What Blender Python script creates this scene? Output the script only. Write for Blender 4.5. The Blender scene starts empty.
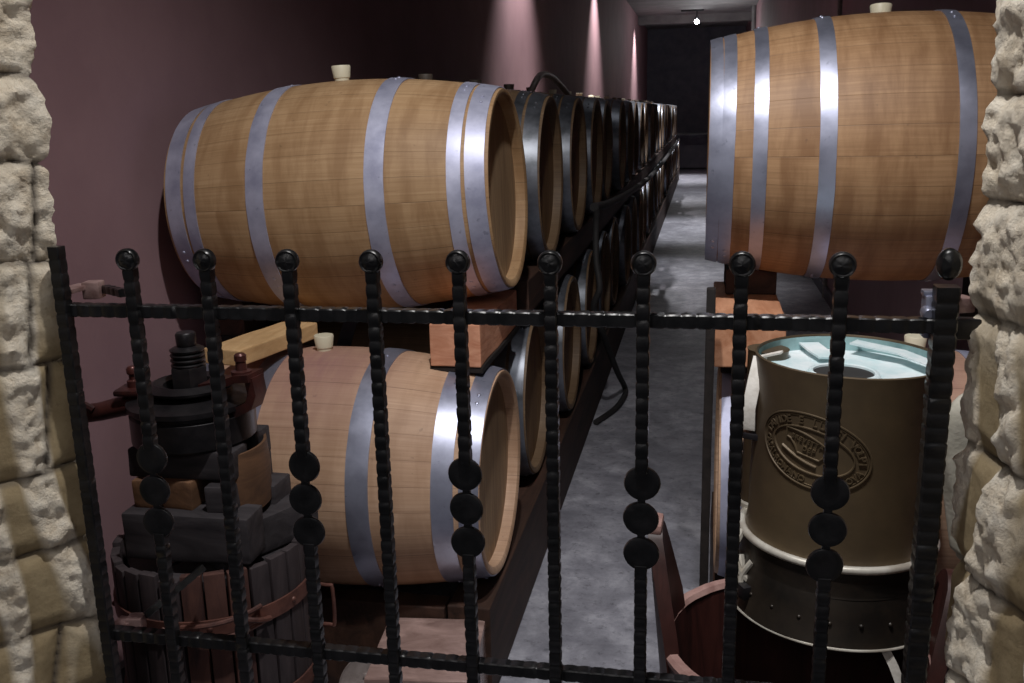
import bpy, bmesh, math, random
from math import sin, cos, pi, radians as R, atan2, sqrt
from mathutils import Vector, Matrix, noise
random.seed(7)
C = bpy.context.scene.collection

# ------------------------------------------------------------------ materials
class NT:
    def __init__(s, name):
        s.m = bpy.data.materials.new(name); s.m.use_nodes = True
        s.t = s.m.node_tree; s.t.nodes.clear()
        s.out = s.n('ShaderNodeOutputMaterial'); s.b = s.n('ShaderNodeBsdfPrincipled')
        s.l(s.b.outputs[0], s.out.inputs['Surface'])
    def n(s, typ, **k):
        x = s.t.nodes.new(typ)
        for a, v in k.items(): setattr(x, a, v)
        return x
    def l(s, a, b): s.t.links.new(a, b)
    def put(s, sock, v):
        if isinstance(v, bpy.types.NodeSocket): s.l(v, sock)
        elif v is not None:
            if hasattr(sock.default_value, '__len__') and len(sock.default_value) == 4 and len(v) == 3: v = (*v, 1)
            sock.default_value = v
    def math(s, op, a, b=None, c=None, clamp=False):
        x = s.n('ShaderNodeMath', operation=op, use_clamp=clamp)
        s.put(x.inputs[0], a)
        if b is not None: s.put(x.inputs[1], b)
        if c is not None: s.put(x.inputs[2], c)
        return x.outputs[0]
    def coord(s, scale=(1, 1, 1), which='Object'):
        tc = s.n('ShaderNodeTexCoord'); mp = s.n('ShaderNodeMapping')
        mp.inputs['Scale'].default_value = scale
        s.l(tc.outputs[which], mp.inputs[0]); return mp.outputs[0]
    def noise(s, vec, scale=5, detail=5, rough=.55, dist=0):
        x = s.n('ShaderNodeTexNoise'); s.l(vec, x.inputs['Vector'])
        x.inputs['Scale'].default_value = scale; x.inputs['Detail'].default_value = detail
        x.inputs['Roughness'].default_value = rough; x.inputs['Distortion'].default_value = dist
        return x.outputs['Fac']
    def ramp(s, fac, stops):
        x = s.n('ShaderNodeValToRGB'); e = x.color_ramp.elements
        while len(e) < len(stops): e.new(.5)
        for i, (p, c) in enumerate(stops):
            e[i].position = p; e[i].color = (*c, 1) if len(c) == 3 else c
        s.l(fac, x.inputs[0]); return x.outputs[0]
    def mix(s, f, a, b, mode='MIX'):
        x = s.n('ShaderNodeMix', data_type='RGBA', blend_type=mode)
        s.put(x.inputs[0], f); s.put(x.inputs[6], a); s.put(x.inputs[7], b); return x.outputs[2]
    def bump(s, h, strength=.3, dist=.01):
        x = s.n('ShaderNodeBump'); x.inputs['Strength'].default_value = strength
        x.inputs['Distance'].default_value = dist
        s.l(h, x.inputs['Height']); s.l(x.outputs[0], s.b.inputs['Normal'])
    def set(s, **k):
        for a, v in k.items(): s.put(s.b.inputs[{'color': 'Base Color', 'rough': 'Roughness', 'metal': 'Metallic', 'coat': 'Coat Weight', 'spec': 'Specular IOR Level', 'ecol': 'Emission Color', 'emit': 'Emission Strength', 'trans': 'Transmission Weight', 'sss': 'Subsurface Weight'}[a]], v)
        return s.m

def sc(c): # srgb 0-255 to linear
    return tuple(((v/255)/12.92 if v/255 <= .04045 else ((v/255+.055)/1.055)**2.4) for v in c)

def m_barrel(name, light, mid, dark, wine=None, bands=.35):
    n = NT(name)
    co = n.coord()
    sp = n.n('ShaderNodeSeparateXYZ'); n.l(co, sp.inputs[0])
    ang = n.math('ARCTAN2', sp.outputs[2], sp.outputs[1])
    N = 30
    a = n.math('MULTIPLY', n.math('ADD', ang, 3.1416), N/(2*pi))
    idx = n.math('FLOOR', a); fr = n.math('FRACT', a)
    oi = n.n('ShaderNodeObjectInfo')
    wn = n.n('ShaderNodeTexWhiteNoise', noise_dimensions='2D')
    cb = n.n('ShaderNodeCombineXYZ'); n.l(idx, cb.inputs[0]); n.l(oi.outputs['Random'], cb.inputs[1]); n.l(cb.outputs[0], wn.inputs['Vector'])
    # grain along X
    cg = n.n('ShaderNodeCombineXYZ')
    n.l(n.math('MULTIPLY', sp.outputs[0], 2.2), cg.inputs[0])
    n.l(n.math('MULTIPLY', ang, 26.), cg.inputs[1])
    n.l(n.math('ADD', n.math('MULTIPLY', idx, 3.7), oi.outputs['Random']), cg.inputs[2])
    grain = n.noise(cg.outputs[0], 1.6, 8, .62, .6)
    col = n.ramp(grain, [(.12, dark), (.5, mid), (.9, light)])
    col = n.mix(n.math('MULTIPLY', wn.outputs['Value'], .28), col, (dark[0]*.9, dark[1]*.85, dark[2]*.8))
    # rings that run round the barrel
    cbn = n.n('ShaderNodeCombineXYZ'); n.l(n.math('MULTIPLY', sp.outputs[0], 14.), cbn.inputs[0])
    n.l(n.math('MULTIPLY', ang, .9), cbn.inputs[1])
    band = n.noise(cbn.outputs[0], 1.3, 5, .6, .3)
    bf = n.ramp(band, [(.42, (0, 0, 0)), (.62, (1, 1, 1))])
    col = n.mix(n.math('MULTIPLY', bf, bands), col, (dark[0]*.75, dark[1]*.62, dark[2]*.5))
    blot = n.ramp(n.noise(co, 5, 6, .6), [(.48, (0, 0, 0)), (.7, (1, 1, 1))])
    col = n.mix(n.math('MULTIPLY', blot, .25), col, (dark[0]*.8, dark[1]*.7, dark[2]*.6))
    spots = n.ramp(n.noise(co, 38, 2, .5), [(.72, (0, 0, 0)), (.78, (1, 1, 1))])
    col = n.mix(n.math('MULTIPLY', spots, .35), col, (.05, .03, .02))
    if wine:
        ln = n.n('ShaderNodeVectorMath', operation='DISTANCE'); n.l(co, ln.inputs[0]); ln.inputs[1].default_value = (-.02, -.1, .34)
        st = n.math('SUBTRACT', 1.0, n.math('DIVIDE', ln.outputs['Value'], .30), clamp=True)
        st = n.math('MULTIPLY', st, n.math('ADD', .35, n.noise(cbn.outputs[0], 2.6, 5, .65, .5)), clamp=True)
        col = n.mix(st, col, wine)
    # stave seams
    e = n.math('MINIMUM', fr, n.math('SUBTRACT', 1.0, fr))
    seam = n.math('SUBTRACT', 1.0, n.math('DIVIDE', e, .018), clamp=True)
    wn2 = n.n('ShaderNodeTexWhiteNoise', noise_dimensions='1D'); n.l(n.math('ADD', idx, n.math('GREATER_THAN', fr, .5)), wn2.inputs['W'])
    col = n.mix(n.math('MULTIPLY', seam, n.math('ADD', .25, n.math('MULTIPLY', wn2.outputs['Value'], .6))), col, (.03, .018, .01))
    n.bump(n.math('SUBTRACT', n.math('MULTIPLY', grain, .3), seam), .25, .002)
    return n.set(color=col, rough=.56, spec=.3)

def m_head(name, light, dark):
    n = NT(name); co = n.coord()
    sp = n.n('ShaderNodeSeparateXYZ'); n.l(co, sp.inputs[0])
    a = n.math('MULTIPLY', n.math('ADD', sp.outputs[1], .5), 11.)
    idx = n.math('FLOOR', a); fr = n.math('FRACT', a)
    wn = n.n('ShaderNodeTexWhiteNoise', noise_dimensions='1D'); n.l(idx, wn.inputs['W'])
    g = n.noise(n.coord((2, 30, 2.5)), 2.2, 7, .6, .5)
    col = n.ramp(g, [(.3, dark), (.75, light)])
    col = n.mix(n.math('MULTIPLY', wn.outputs['Value'], .4), col, (dark[0]*.7, dark[1]*.7, dark[2]*.7))
    e = n.math('MINIMUM', fr, n.math('SUBTRACT', 1.0, fr))
    seam = n.math('SUBTRACT', 1.0, n.math('DIVIDE', e, .02), clamp=True)
    col = n.mix(n.math('MULTIPLY', seam, .7), col, (.02, .012, .008))
    n.bump(g, .2, .002)
    return n.set(color=col, rough=.6, spec=.25)

def m_metal(name, c1, c2, rough=.38, metal=.8, scale=14, bump=.15, stretch=(1, 1, 1)):
    n = NT(name); co = n.coord(stretch)
    a = n.noise(co, scale, 6, .62)
    b = n.noise(co, scale*5, 3, .6)
    col = n.ramp(a, [(.35, c1), (.62, c2)])
    dk = n.ramp(b, [(.66, (0, 0, 0)), (.74, (1, 1, 1))])
    col = n.mix(n.math('MULTIPLY', dk, .45), col, tuple(v*.35 for v in c1))
    n.bump(b, bump, .001)
    return n.set(color=col, rough=n.math('ADD', rough-.12, n.math('MULTIPLY', a, .3)), metal=metal)

def m_wood(name, light, dark, rough=.65, stretch=(14, 2, 14), scale=1.5, spec=.25):
    n = NT(name); oi = n.n('ShaderNodeObjectInfo')
    tc = n.n('ShaderNodeTexCoord'); ad = n.n('ShaderNodeVectorMath', operation='ADD')
    n.l(tc.outputs['Object'], ad.inputs[0]); n.l(oi.outputs['Random'], ad.inputs[1])
    mp = n.n('ShaderNodeMapping'); mp.inputs['Scale'].default_value = stretch; n.l(ad.outputs[0], mp.inputs[0])
    g = n.noise(mp.outputs[0], scale, 8, .65, 1.2)
    col = n.ramp(g, [(.3, dark), (.7, light)])
    big = n.noise(ad.outputs[0], 7, 4, .6)
    col = n.mix(n.ramp(big, [(.45, (0, 0, 0)), (.75, (.5, .5, .5))]), col, tuple(v*.6 for v in dark))
    n.bump(g, .35, .003)
    return n.set(color=col, rough=rough, spec=spec)

def m_plain(name, c1, c2=None, rough=.5, metal=0, scale=12, bump=.1, dist=.002, **k):
    n = NT(name); co = n.coord(); a = n.noise(co, scale, 6, .6)
    c2 = c2 or tuple(v*.8 for v in c1)
    n.bump(n.noise(co, scale*4, 4, .6), bump, dist)
    return n.set(color=n.ramp(a, [(.35, c2), (.65, c1)]), rough=rough, metal=metal, **k)

def m_stone():
    n = NT('limestone'); co = n.coord()
    geo = n.n('ShaderNodeAttribute', attribute_name='lit_rough_mask')
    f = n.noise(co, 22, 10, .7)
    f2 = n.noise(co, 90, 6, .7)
    lit_cream = n.ramp(f, [(.28, sc((196, 176, 148))), (.44, sc((246, 232, 208))), (.7, sc((255, 248, 232)))])
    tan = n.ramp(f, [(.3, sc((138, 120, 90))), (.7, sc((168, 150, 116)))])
    col = n.mix(geo.outputs['Fac'], tan, lit_cream)  # shade tan and lit cream painted into the stone colour
    j = n.n('ShaderNodeAttribute', attribute_name='joint_mask')
    col = n.mix(j.outputs['Fac'], col, sc((86, 79, 72)))
    pits = n.ramp(f2, [(.3, (1, 1, 1)), (.42, (0, 0, 0))])
    col = n.mix(n.math('MULTIPLY', pits, .4), col, sc((110, 95, 72)))
    h = n.math('ADD', n.math('MULTIPLY', f, 1.0), n.math('MULTIPLY', f2, .5))
    bp = n.n('ShaderNodeBump'); bp.inputs['Distance'].default_value = .014
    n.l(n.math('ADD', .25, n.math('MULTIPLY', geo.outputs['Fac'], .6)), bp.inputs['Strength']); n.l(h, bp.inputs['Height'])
    n.l(bp.outputs[0], n.b.inputs['Normal'])
    return n.set(color=col, rough=.9, spec=.15)

def m_floor():
    n = NT('polished_concrete'); co = n.coord()
    a = n.noise(co, 1.3, 10, .68, .4); b = n.noise(co, 7, 10, .72, .3); c = n.noise(co, 26, 8, .78)
    col = n.ramp(b, [(.3, sc((110, 110, 120))), (.5, sc((150, 150, 160))), (.72, sc((200, 200, 210)))])
    col = n.mix(n.ramp(a, [(.4, (.55, .55, .55)), (.65, (0, 0, 0))]), col, sc((70, 70, 78)))
    col = n.mix(n.ramp(c, [(.54, (0, 0, 0)), (.66, (.7, .7, .7))]), col, sc((60, 60, 66)))
    v = n.n('ShaderNodeTexVoronoi', feature='DISTANCE_TO_EDGE'); n.l(n.coord((.55, .35, 1)), v.inputs['Vector']); v.inputs['Scale'].default_value = 1
    crack = n.ramp(v.outputs['Distance'], [(.0, (.12, .12, .12)), (.004, (0, 0, 0))])
    col = n.mix(crack, col, (.03, .03, .035))
    n.bump(b, .12, .004)
    return n.set(color=col, rough=n.math('ADD', .3, n.math('MULTIPLY', c, .35)), spec=.4)

M = {
 'oak': m_barrel('oak_staves', sc((192, 158, 120)), sc((168, 134, 97)), sc((130, 99, 68)), bands=.5),
 'oak_large': m_barrel('oak_staves_darker', sc((182, 143, 105)), sc((154, 117, 82)), sc((116, 84, 56)), bands=.6),
 'oak_low': m_barrel('oak_staves_wine_stained', sc((212, 178, 150)), sc((186, 150, 122)), sc((146, 114, 90)), wine=sc((138, 98, 96)), bands=.3),
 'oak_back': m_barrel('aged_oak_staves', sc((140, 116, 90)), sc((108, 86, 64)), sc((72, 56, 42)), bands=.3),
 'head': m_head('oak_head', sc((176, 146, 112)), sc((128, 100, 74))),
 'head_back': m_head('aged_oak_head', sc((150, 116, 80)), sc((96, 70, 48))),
 'zinc': m_metal('galvanised_steel', sc((146, 149, 176)), sc((184, 187, 212)), .45, .5, 9),
 'zinc_bare': m_metal('bare_steel_hoop', sc((136, 140, 160)), sc((168, 172, 194)), .36, .8, 7),
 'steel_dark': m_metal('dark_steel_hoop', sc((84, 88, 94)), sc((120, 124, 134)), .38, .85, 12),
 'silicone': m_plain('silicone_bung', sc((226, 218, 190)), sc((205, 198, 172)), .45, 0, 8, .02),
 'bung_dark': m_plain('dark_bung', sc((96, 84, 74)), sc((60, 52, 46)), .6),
 'iron': m_metal('black_gate_paint', (.003, .0035, .004), (.010, .010, .011), .3, .2, 30, .3),
 'iron_arm': m_plain('press_iron', sc((84, 46, 42)), sc((52, 34, 34)), .32, .5, 20, .2),
 'iron_head': m_plain('press_cast_iron', sc((44, 42, 44)), sc((26, 25, 28)), .38, .6, 20, .25),
 'rust_hoop': m_plain('rusty_hoop', sc((112, 72, 62)), sc((70, 44, 40)), .5, .35, 22, .3),
 'press_wood': m_wood('dark_press_wood', sc((70, 62, 64)), sc((34, 30, 33)), .6, (12, 12, 1.5)),
 'press_red': m_wood('reddish_press_slat', sc((96, 64, 56)), sc((46, 32, 32)), .6, (12, 12, 1.5)),
 'press_block': m_wood('grey_press_block', sc((66, 62, 65)), sc((30, 28, 31)), .6, (2, 12, 12)),
 'press_orange': m_wood('brown_press_block', sc((118, 84, 60)), sc((64, 46, 36)), .6, (10, 2, 10)),
 'beam': m_wood('dark_rack_timber', sc((66, 44, 34)), sc((30, 20, 16)), .7, (10, 1.2, 10)),
 'shim': m_wood('black_shim', sc((34, 28, 26)), sc((14, 11, 10)), .8),
 'pine_end': m_wood('reddish_timber', sc((222, 160, 128)), sc((178, 112, 82)), .6, (6, 4, 22)),
 'pine': m_wood('pale_timber', sc((222, 184, 134)), sc((186, 144, 96)), .6, (20, 2, 20)),
 'pine_red': m_wood('warm_timber', sc((206, 150, 116)), sc((160, 102, 70)), .6, (14, 2, 14)),
 'block': m_wood('varnished_block', sc((176, 146, 138)), sc((112, 88, 82)), .22, (4, 9, 9), spec=.6),
 'copper': m_metal('aged_copper', sc((92, 77, 56)), sc((68, 56, 41)), .45, .45, 4, .2),
 'copper_dark': m_metal('blackened_copper', sc((50, 43, 36)), sc((26, 23, 20)), .4, .5, 7, .3),
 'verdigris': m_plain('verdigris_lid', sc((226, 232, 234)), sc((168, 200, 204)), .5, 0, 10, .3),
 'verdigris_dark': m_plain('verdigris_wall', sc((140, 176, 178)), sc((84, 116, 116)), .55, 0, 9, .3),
 'solder': m_plain('solder_bead', sc((214, 210, 198)), sc((168, 160, 146)), .35, .4, 18, .2),
 'black': m_plain('black_void', (.006, .006, .006), (.003, .003, .003), .8),
 'tub': m_wood('wine_dark_tub', sc((62, 32, 28)), sc((28, 14, 12)), .5, (10, 10, 1.2), spec=.3),
 'tub_rim': m_wood('tub_rim_wood', sc((170, 134, 126)), sc((116, 82, 76)), .6, (8, 8, 8)),
 'strap': m_plain('pale_webbing', sc((220, 216, 208)), sc((188, 182, 172)), .7, 0, 30, .3),
 'canvas': m_plain('pale_canvas', sc((188, 184, 170)), sc((150, 146, 130)), .8, 0, 12, .5, .004),
 'rubber': m_plain('black_rubber', sc((34, 32, 33)), sc((20, 19, 20)), .75, 0, 20, .1),
 'hose_grey': m_plain('grey_hose', sc((134, 124, 120)), sc((100, 92, 90)), .45, 0, 20, .1),
 'wall': None, 'ceiling': m_plain('grey_ceiling', sc((120, 118, 118)), sc((96, 94, 95)), .85, 0, 3, .1),
 'wall_far': m_plain('charcoal_wall', sc((92, 92, 100)), sc((76, 76, 84)), .85, 0, 4, .1),
 'counter': m_plain('counter_wood', sc((56, 56, 60)), sc((36, 36, 40)), .35, 0, 4, .1),
 'tin': m_plain('worn_tin_lid', sc((176, 164, 160)), sc((128, 116, 112)), .45, .5, 14, .3),
 'pinkmetal': m_plain('scuffed_hinge_block', sc((170, 140, 136)), sc((120, 92, 88)), .35, .3, 30, .3),
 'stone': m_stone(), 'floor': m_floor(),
}
def m_wall():
    n = NT('mauve_plaster'); co = n.coord()
    a = n.noise(co, 2.0, 6, .6); b = n.noise(co, 60, 5, .6)
    col = n.ramp(a, [(.35, sc((132, 102, 108))), (.65, sc((144, 113, 118)))])
    n.bump(b, .25, .003)
    return n.set(color=col, rough=.75, spec=.3)
M['wall'] = m_wall()
nb = NT('lamp_glow'); M['bulb'] = nb.set(color=(1, 1, 1), ecol=(.95, .96, 1), emit=60.)

# ------------------------------------------------------------------ mesh helpers
def tag(o, label=None, cat=None, group=None, kind=None):
    if label: o['label'] = label
    if cat: o['category'] = cat
    if group: o['group'] = group
    if kind: o['kind'] = kind
    return o
def obj(name, bm, mat, parent=None, smooth=None, loc=None):
    bmesh.ops.recalc_face_normals(bm, faces=bm.faces)
    me = bpy.data.meshes.new(name); bm.to_mesh(me); bm.free()
    me.materials.append(M[mat] if isinstance(mat, str) else mat)
    if smooth is not None:
        for p in me.polygons: p.use_smooth = True
        me.set_sharp_from_angle(angle=R(smooth))
    o = bpy.data.objects.new(name, me); C.objects.link(o)
    if parent: o.parent = parent
    if loc: o.location = loc
    return o
def empty(name, loc, label, cat, group=None, rot=(0, 0, 0)):
    o = bpy.data.objects.new(name, None); C.objects.link(o); o.location = loc; o.rotation_euler = rot
    o.empty_display_size = .1
    return tag(o, label, cat, group)
def NB(): return bmesh.new()
def box(bm, c, s, rot=None, bev=0, seg=2, taper=None):
    r = bmesh.ops.create_cube(bm, size=1); vs = r['verts']
    for v in vs:
        v.co = Vector((v.co.x*s[0], v.co.y*s[1], v.co.z*s[2]))
    if bev:
        es = list({e for v in vs for e in v.link_edges})
        rr = bmesh.ops.bevel(bm, geom=es, offset=bev, segments=seg, affect='EDGES', profile=.6)
        vs = list({v for f in rr['faces'] for v in f.verts} | {v for v in vs if v.is_valid})
    m = Matrix.Translation(c)
    if rot is not None:
        m = m @ (rot if isinstance(rot, Matrix) else Matrix.Rotation(rot, 4, 'Z'))
    # connected verts only
    for v in vs: v.co = m @ v.co
    return vs
def lathe(bm, prof, seg=48, axis='Z', c=(0, 0, 0), a0=0, a1=2*pi, close=False, rfn=None):
    full = abs(a1-a0-2*pi) < 1e-6
    n = seg if full else seg+1; rings = []
    for (r, z) in prof:
        ring = []
        for i in range(n):
            a = a0+(a1-a0)*i/seg; rr = r*(rfn(a, z) if rfn else 1)
            if axis == 'Z': p = (rr*cos(a), rr*sin(a), z)
            elif axis == 'X': p = (z, rr*cos(a), rr*sin(a))
            else: p = (rr*cos(a), z, rr*sin(a))
            ring.append(bm.verts.new((p[0]+c[0], p[1]+c[1], p[2]+c[2])))
        rings.append(ring)
    if close: rings.append(rings[0])
    for A, B in zip(rings, rings[1:]):
        for i in range(seg):
            j = (i+1) % n
            try: bm.faces.new((A[i], A[j], B[j], B[i]))
            except ValueError: pass
    return rings
def cap(bm, ring): 
    try: bm.faces.new(ring)
    except ValueError: pass
def solid(bm, prof, seg=32, axis='Z', c=(0, 0, 0), rfn=None):
    r = lathe(bm, prof, seg, axis, c, rfn=rfn); cap(bm, r[0]); cap(bm, r[-1])
def frame_pts(pts):
    out = []; n = len(pts); up = Vector((0, 0, 1))
    t0 = (pts[1]-pts[0]).normalized()
    if abs(t0.dot(up)) > .95: up = Vector((0, 1, 0))
    nrm = (up - t0*up.dot(t0)).normalized()
    for i in range(n):
        t = (pts[min(n-1, i+1)]-pts[max(0, i-1)]).normalized()
        nrm = (nrm - t*nrm.dot(t)).normalized()
        out.append((t, nrm, t.cross(nrm)))
    return out
def tube(bm, pts, r, seg=10, sub=0, closed_ends=True, sq=False):
    pts = [Vector(p) for p in pts]
    if sub: pts = spline(pts, sub)
    fr = frame_pts(pts); rings = []
    for i, p in enumerate(pts):
        t, a, b = fr[i]; rr = r[i] if isinstance(r, (list, tuple)) and len(r) == len(pts) else (r if not isinstance(r, (list, tuple)) else r[0]+(r[1]-r[0])*i/(len(pts)-1))
        rings.append([bm.verts.new(p+(a*cos(2*pi*k/seg)+b*sin(2*pi*k/seg))*rr) for k in range(seg)])
    for A, B in zip(rings, rings[1:]):
        for k in range(seg): bm.faces.new((A[k], A[(k+1) % seg], B[(k+1) % seg], B[k]))
    if closed_ends: cap(bm, rings[0]); cap(bm, rings[-1][::-1])
    return rings
def spline(P, n):
    out = []
    for i in range(len(P)-1):
        p0 = P[max(0, i-1)]; p1 = P[i]; p2 = P[i+1]; p3 = P[min(len(P)-1, i+2)]
        for k in range(n):
            t = k/n
            out.append(.5*((2*p1)+(p2-p0)*t+(2*p0-5*p1+4*p2-p3)*t*t+(3*p1-p0-3*p2+p3)*t**3))
    out.append(P[-1]); return out
def strip(bm, pts, w, th, wdir):   # flat band along points
    pts = [Vector(p) for p in pts]; wd = Vector(wdir).normalized(); rings = []
    for i, p in enumerate(pts):
        t = (pts[min(len(pts)-1, i+1)]-pts[max(0, i-1)]).normalized(); nn = t.cross(wd).normalized()
        rings.append([bm.verts.new(p+wd*w/2*a+nn*th/2*b) for a, b in ((-1, -1), (1, -1), (1, 1), (-1, 1))])
    for A, B in zip(rings, rings[1:]):
        for k in range(4): bm.faces.new((A[k], A[(k+1) % 4], B[(k+1) % 4], B[k]))
    cap(bm, rings[0]); cap(bm, rings[-1])
def jitter(bm, amp, freq=10, off=0):
    for v in bm.verts:
        d = noise.noise_vector(v.co*freq+Vector((off, off, off)))
        v.co += d*amp
def rough_box(c, s, amp=.004, freq=9, cuts=8, bev=.004, rot=None):
    bm = NB(); box(bm, (0, 0, 0), s, None, bev)
    long_e = [e for e in bm.edges if e.calc_length() > .03]
    bmesh.ops.subdivide_edges(bm, edges=long_e, cuts=cuts, use_grid_fill=True)
    if rot is not None:
        for v in bm.verts: v.co = (rot if isinstance(rot, Matrix) else Matrix.Rotation(rot, 4, 'Z')) @ v.co
    for v in bm.verts: v.co += Vector(c)
    jitter(bm, amp, freq, c[0]*7+c[2]*3); return bm

# ------------------------------------------------------------------ setting
def struct(name, bm, mat, smooth=None): return tag(obj(name, bm, mat, None, smooth), kind='structure')
XL, XR, YF, YB, ZC = -1.6, 1.06, 1.05, 28.0, 3.75
b = NB(); box(b, ((XL+XR)/2-.2, 14, -.05), (4.4, 32, .1)); struct('floor', b, 'floor')
b = NB(); box(b, ((XL+XR)/2, (YF+YB)/2, ZC+.05), (XR-XL+.4, YB-YF+.3, .1)); struct('ceiling', b, 'ceiling')
b = NB(); box(b, (XL-.05, (1.47+YB)/2, ZC/2), (.1, YB-1.47, ZC)); struct('wall_left', b, 'wall')
b = NB(); box(b, (XR+.05, (1.47+YB)/2, ZC/2), (.1, YB-1.47, ZC)); struct('wall_right', b, 'wall')
b = NB(); box(b, ((XL+XR)/2, YB+.05, ZC/2), (XR-XL+.2, .1, ZC)); struct('wall_back', b, 'wall_far')
b = NB(); box(b, ((XL+XR)/2, 24.3, ZC-.09), (XR-XL, .45, .18)); struct('trim_1', b, 'ceiling')
b = NB(); box(b, (XL+.012, (1.5+YB)/2, .05), (.024, YB-1.5, .1)); struct('baseboard_left', b, 'wall_far')
b = NB(); box(b, (XR-.012, (1.5+YB)/2, .05), (.024, YB-1.5, .1)); struct('baseboard_right', b, 'wall_far')

def stone_pillar(name, path, courses, seed):
    """path: closed polygon (x,y) ; a loop of rough stone courses; every ring displaced outward"""
    rnd = random.Random(seed)
    P = [Vector((x, y, 0)) for x, y in path]; n = len(P)
    # sample the loop densely on the visible part
    samp = []; L = 0
    for i in range(n):
        a, c2 = P[i], P[(i+1) % n]; d = (c2-a).length; fine = i in (0, 1, 2)
        k = max(2, int(d/(.0045 if fine else .05)))
        for j in range(k): samp.append((a.lerp(c2, j/k), L+d*j/k))
        L += d
    m = len(samp)
    # smoothed outward normals
    nr = []
    for i in range(m):
        t = (samp[(i+3) % m][0]-samp[(i-3) % m][0]).normalized(); nr.append(Vector((t.y, -t.x, 0)))
    cen = sum(P, Vector())/n
    s = sum((samp[i][0]-cen).dot(nr[i]) for i in range(m))
    if s < 0: nr = [-v for v in nr]
    zs = []; z = 0
    while z < ZC:
        zs.append(z); z += .006 if .45 < z < 2.0 else .03
    zs.append(ZC)
    # vertical splits per course
    sp = []
    for ci in range(len(courses)-1):
        cuts = [rnd.uniform(.0, .1)]
        while cuts[-1] < L: cuts.append(cuts[-1]+rnd.uniform(.16, .42))
        sp.append([(c, rnd.uniform(-.35, .35)) for c in cuts])
    bm = NB(); lr = bm.verts.layers.float.new('lit_rough_mask'); lj = bm.verts.layers.float.new('joint_mask')
    rings = []
    for z in zs:
        ring = []
        for i, (p, u) in enumerate(samp):
            wz = z+.018*noise.noise(Vector((u*5, z*3, seed)))+.03*noise.noise(Vector((u*1.7, seed*3, 1)))
            ci = 0
            while ci < len(courses)-2 and wz > courses[ci+1]: ci += 1
            dz = min(abs(wz-courses[ci]), abs(courses[ci+1]-wz))
            zc = (courses[ci]+courses[ci+1])/2
            du = min(abs(u-(c+k*(z-zc))) for c, k in sp[ci])
            d = min(dz, du)
            jm = max(0, 1-d/.009)
            edge = min(1, d/.03)
            q = Vector((u*9, z*7, seed*5))
            low = noise.noise(Vector((u*4+ci*9, z*4, seed)))
            fq = noise.fractal(Vector((p.x*26, p.y*26, z*26)), .9, 2.1, 5)
            # stone faces: smooth patches painted as shade, rough ribs and upper part painted lit
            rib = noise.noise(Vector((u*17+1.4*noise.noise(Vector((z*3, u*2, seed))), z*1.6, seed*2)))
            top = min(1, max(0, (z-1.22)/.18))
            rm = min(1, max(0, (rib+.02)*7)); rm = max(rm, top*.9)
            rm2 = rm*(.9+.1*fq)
            h = -.017+.017*sqrt(edge)+.010*low+rm*(.007+.011*fq)+.0012*fq
            ndir = nr[i]
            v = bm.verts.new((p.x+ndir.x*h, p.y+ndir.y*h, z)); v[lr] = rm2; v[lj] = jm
            ring.append(v)
        rings.append(ring)
    for A, B in zip(rings, rings[1:]):
        for i in range(m): bm.faces.new((A[i], A[(i+1) % m], B[(i+1) % m], B[i]))
    cap(bm, rings[-1])
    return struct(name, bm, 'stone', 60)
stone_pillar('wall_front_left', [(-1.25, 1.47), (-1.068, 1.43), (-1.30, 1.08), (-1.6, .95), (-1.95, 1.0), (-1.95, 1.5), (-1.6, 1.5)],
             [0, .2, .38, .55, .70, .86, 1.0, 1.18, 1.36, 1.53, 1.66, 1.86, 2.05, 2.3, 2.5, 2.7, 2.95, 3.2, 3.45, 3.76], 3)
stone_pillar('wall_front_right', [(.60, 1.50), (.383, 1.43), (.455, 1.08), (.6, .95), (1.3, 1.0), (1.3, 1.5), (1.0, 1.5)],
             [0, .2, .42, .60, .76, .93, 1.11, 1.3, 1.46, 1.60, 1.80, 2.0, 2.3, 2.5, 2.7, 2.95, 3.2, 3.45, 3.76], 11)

# ------------------------------------------------------------------ iron gate
gate = empty('iron_gate', (-.35, 1.4, .1), 'black hammered wrought iron gate with disc topped pickets between the stone pillars', 'gate')
gl = Vector(gate.location)
def hammered(bm, a, b_, w, pitch=.0225, seed=0, notch=.10):
    a = Vector(a); b_ = Vector(b_); L = (b_-a).length; k = max(2, int(L/pitch)); t = (b_-a)/L
    s1 = Vector((0, 1, 0)); s2 = t.cross(s1).normalized(); s1 = s2.cross(t).normalized()
    sh = [(-1, -.82), (-.82, -1), (.82, -1), (1, -.82), (1, .82), (.82, 1), (-.82, 1), (-1, .82)]
    rings = []
    rnd = random.Random(seed)
    for i in range(k):
        for f, sc_ in ((.0, 1-notch), (.13, 1-notch*.9), (.24, 1.0), (.6, 1.02), (.9, 1.0)):
            q = a+t*(L*(i+f)/k); w2 = w/2*(sc_+rnd.uniform(-.02, .02))
            jx = rnd.uniform(-.0003, .0003)
            rings.append([bm.verts.new(q+s1*(x*w2)+s2*(y*w2+jx)) for x, y in sh])
    q = b_; rings.append([bm.verts.new(q+s1*(x*w/2)+s2*(y*w/2)) for x, y in sh])
    for A, B in zip(rings, rings[1:]):
        for i in range(8): bm.faces.new((A[i], A[(i+1) % 8], B[(i+1) % 8], B[i]))
    cap(bm, rings[0]); cap(bm, rings[-1])
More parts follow.
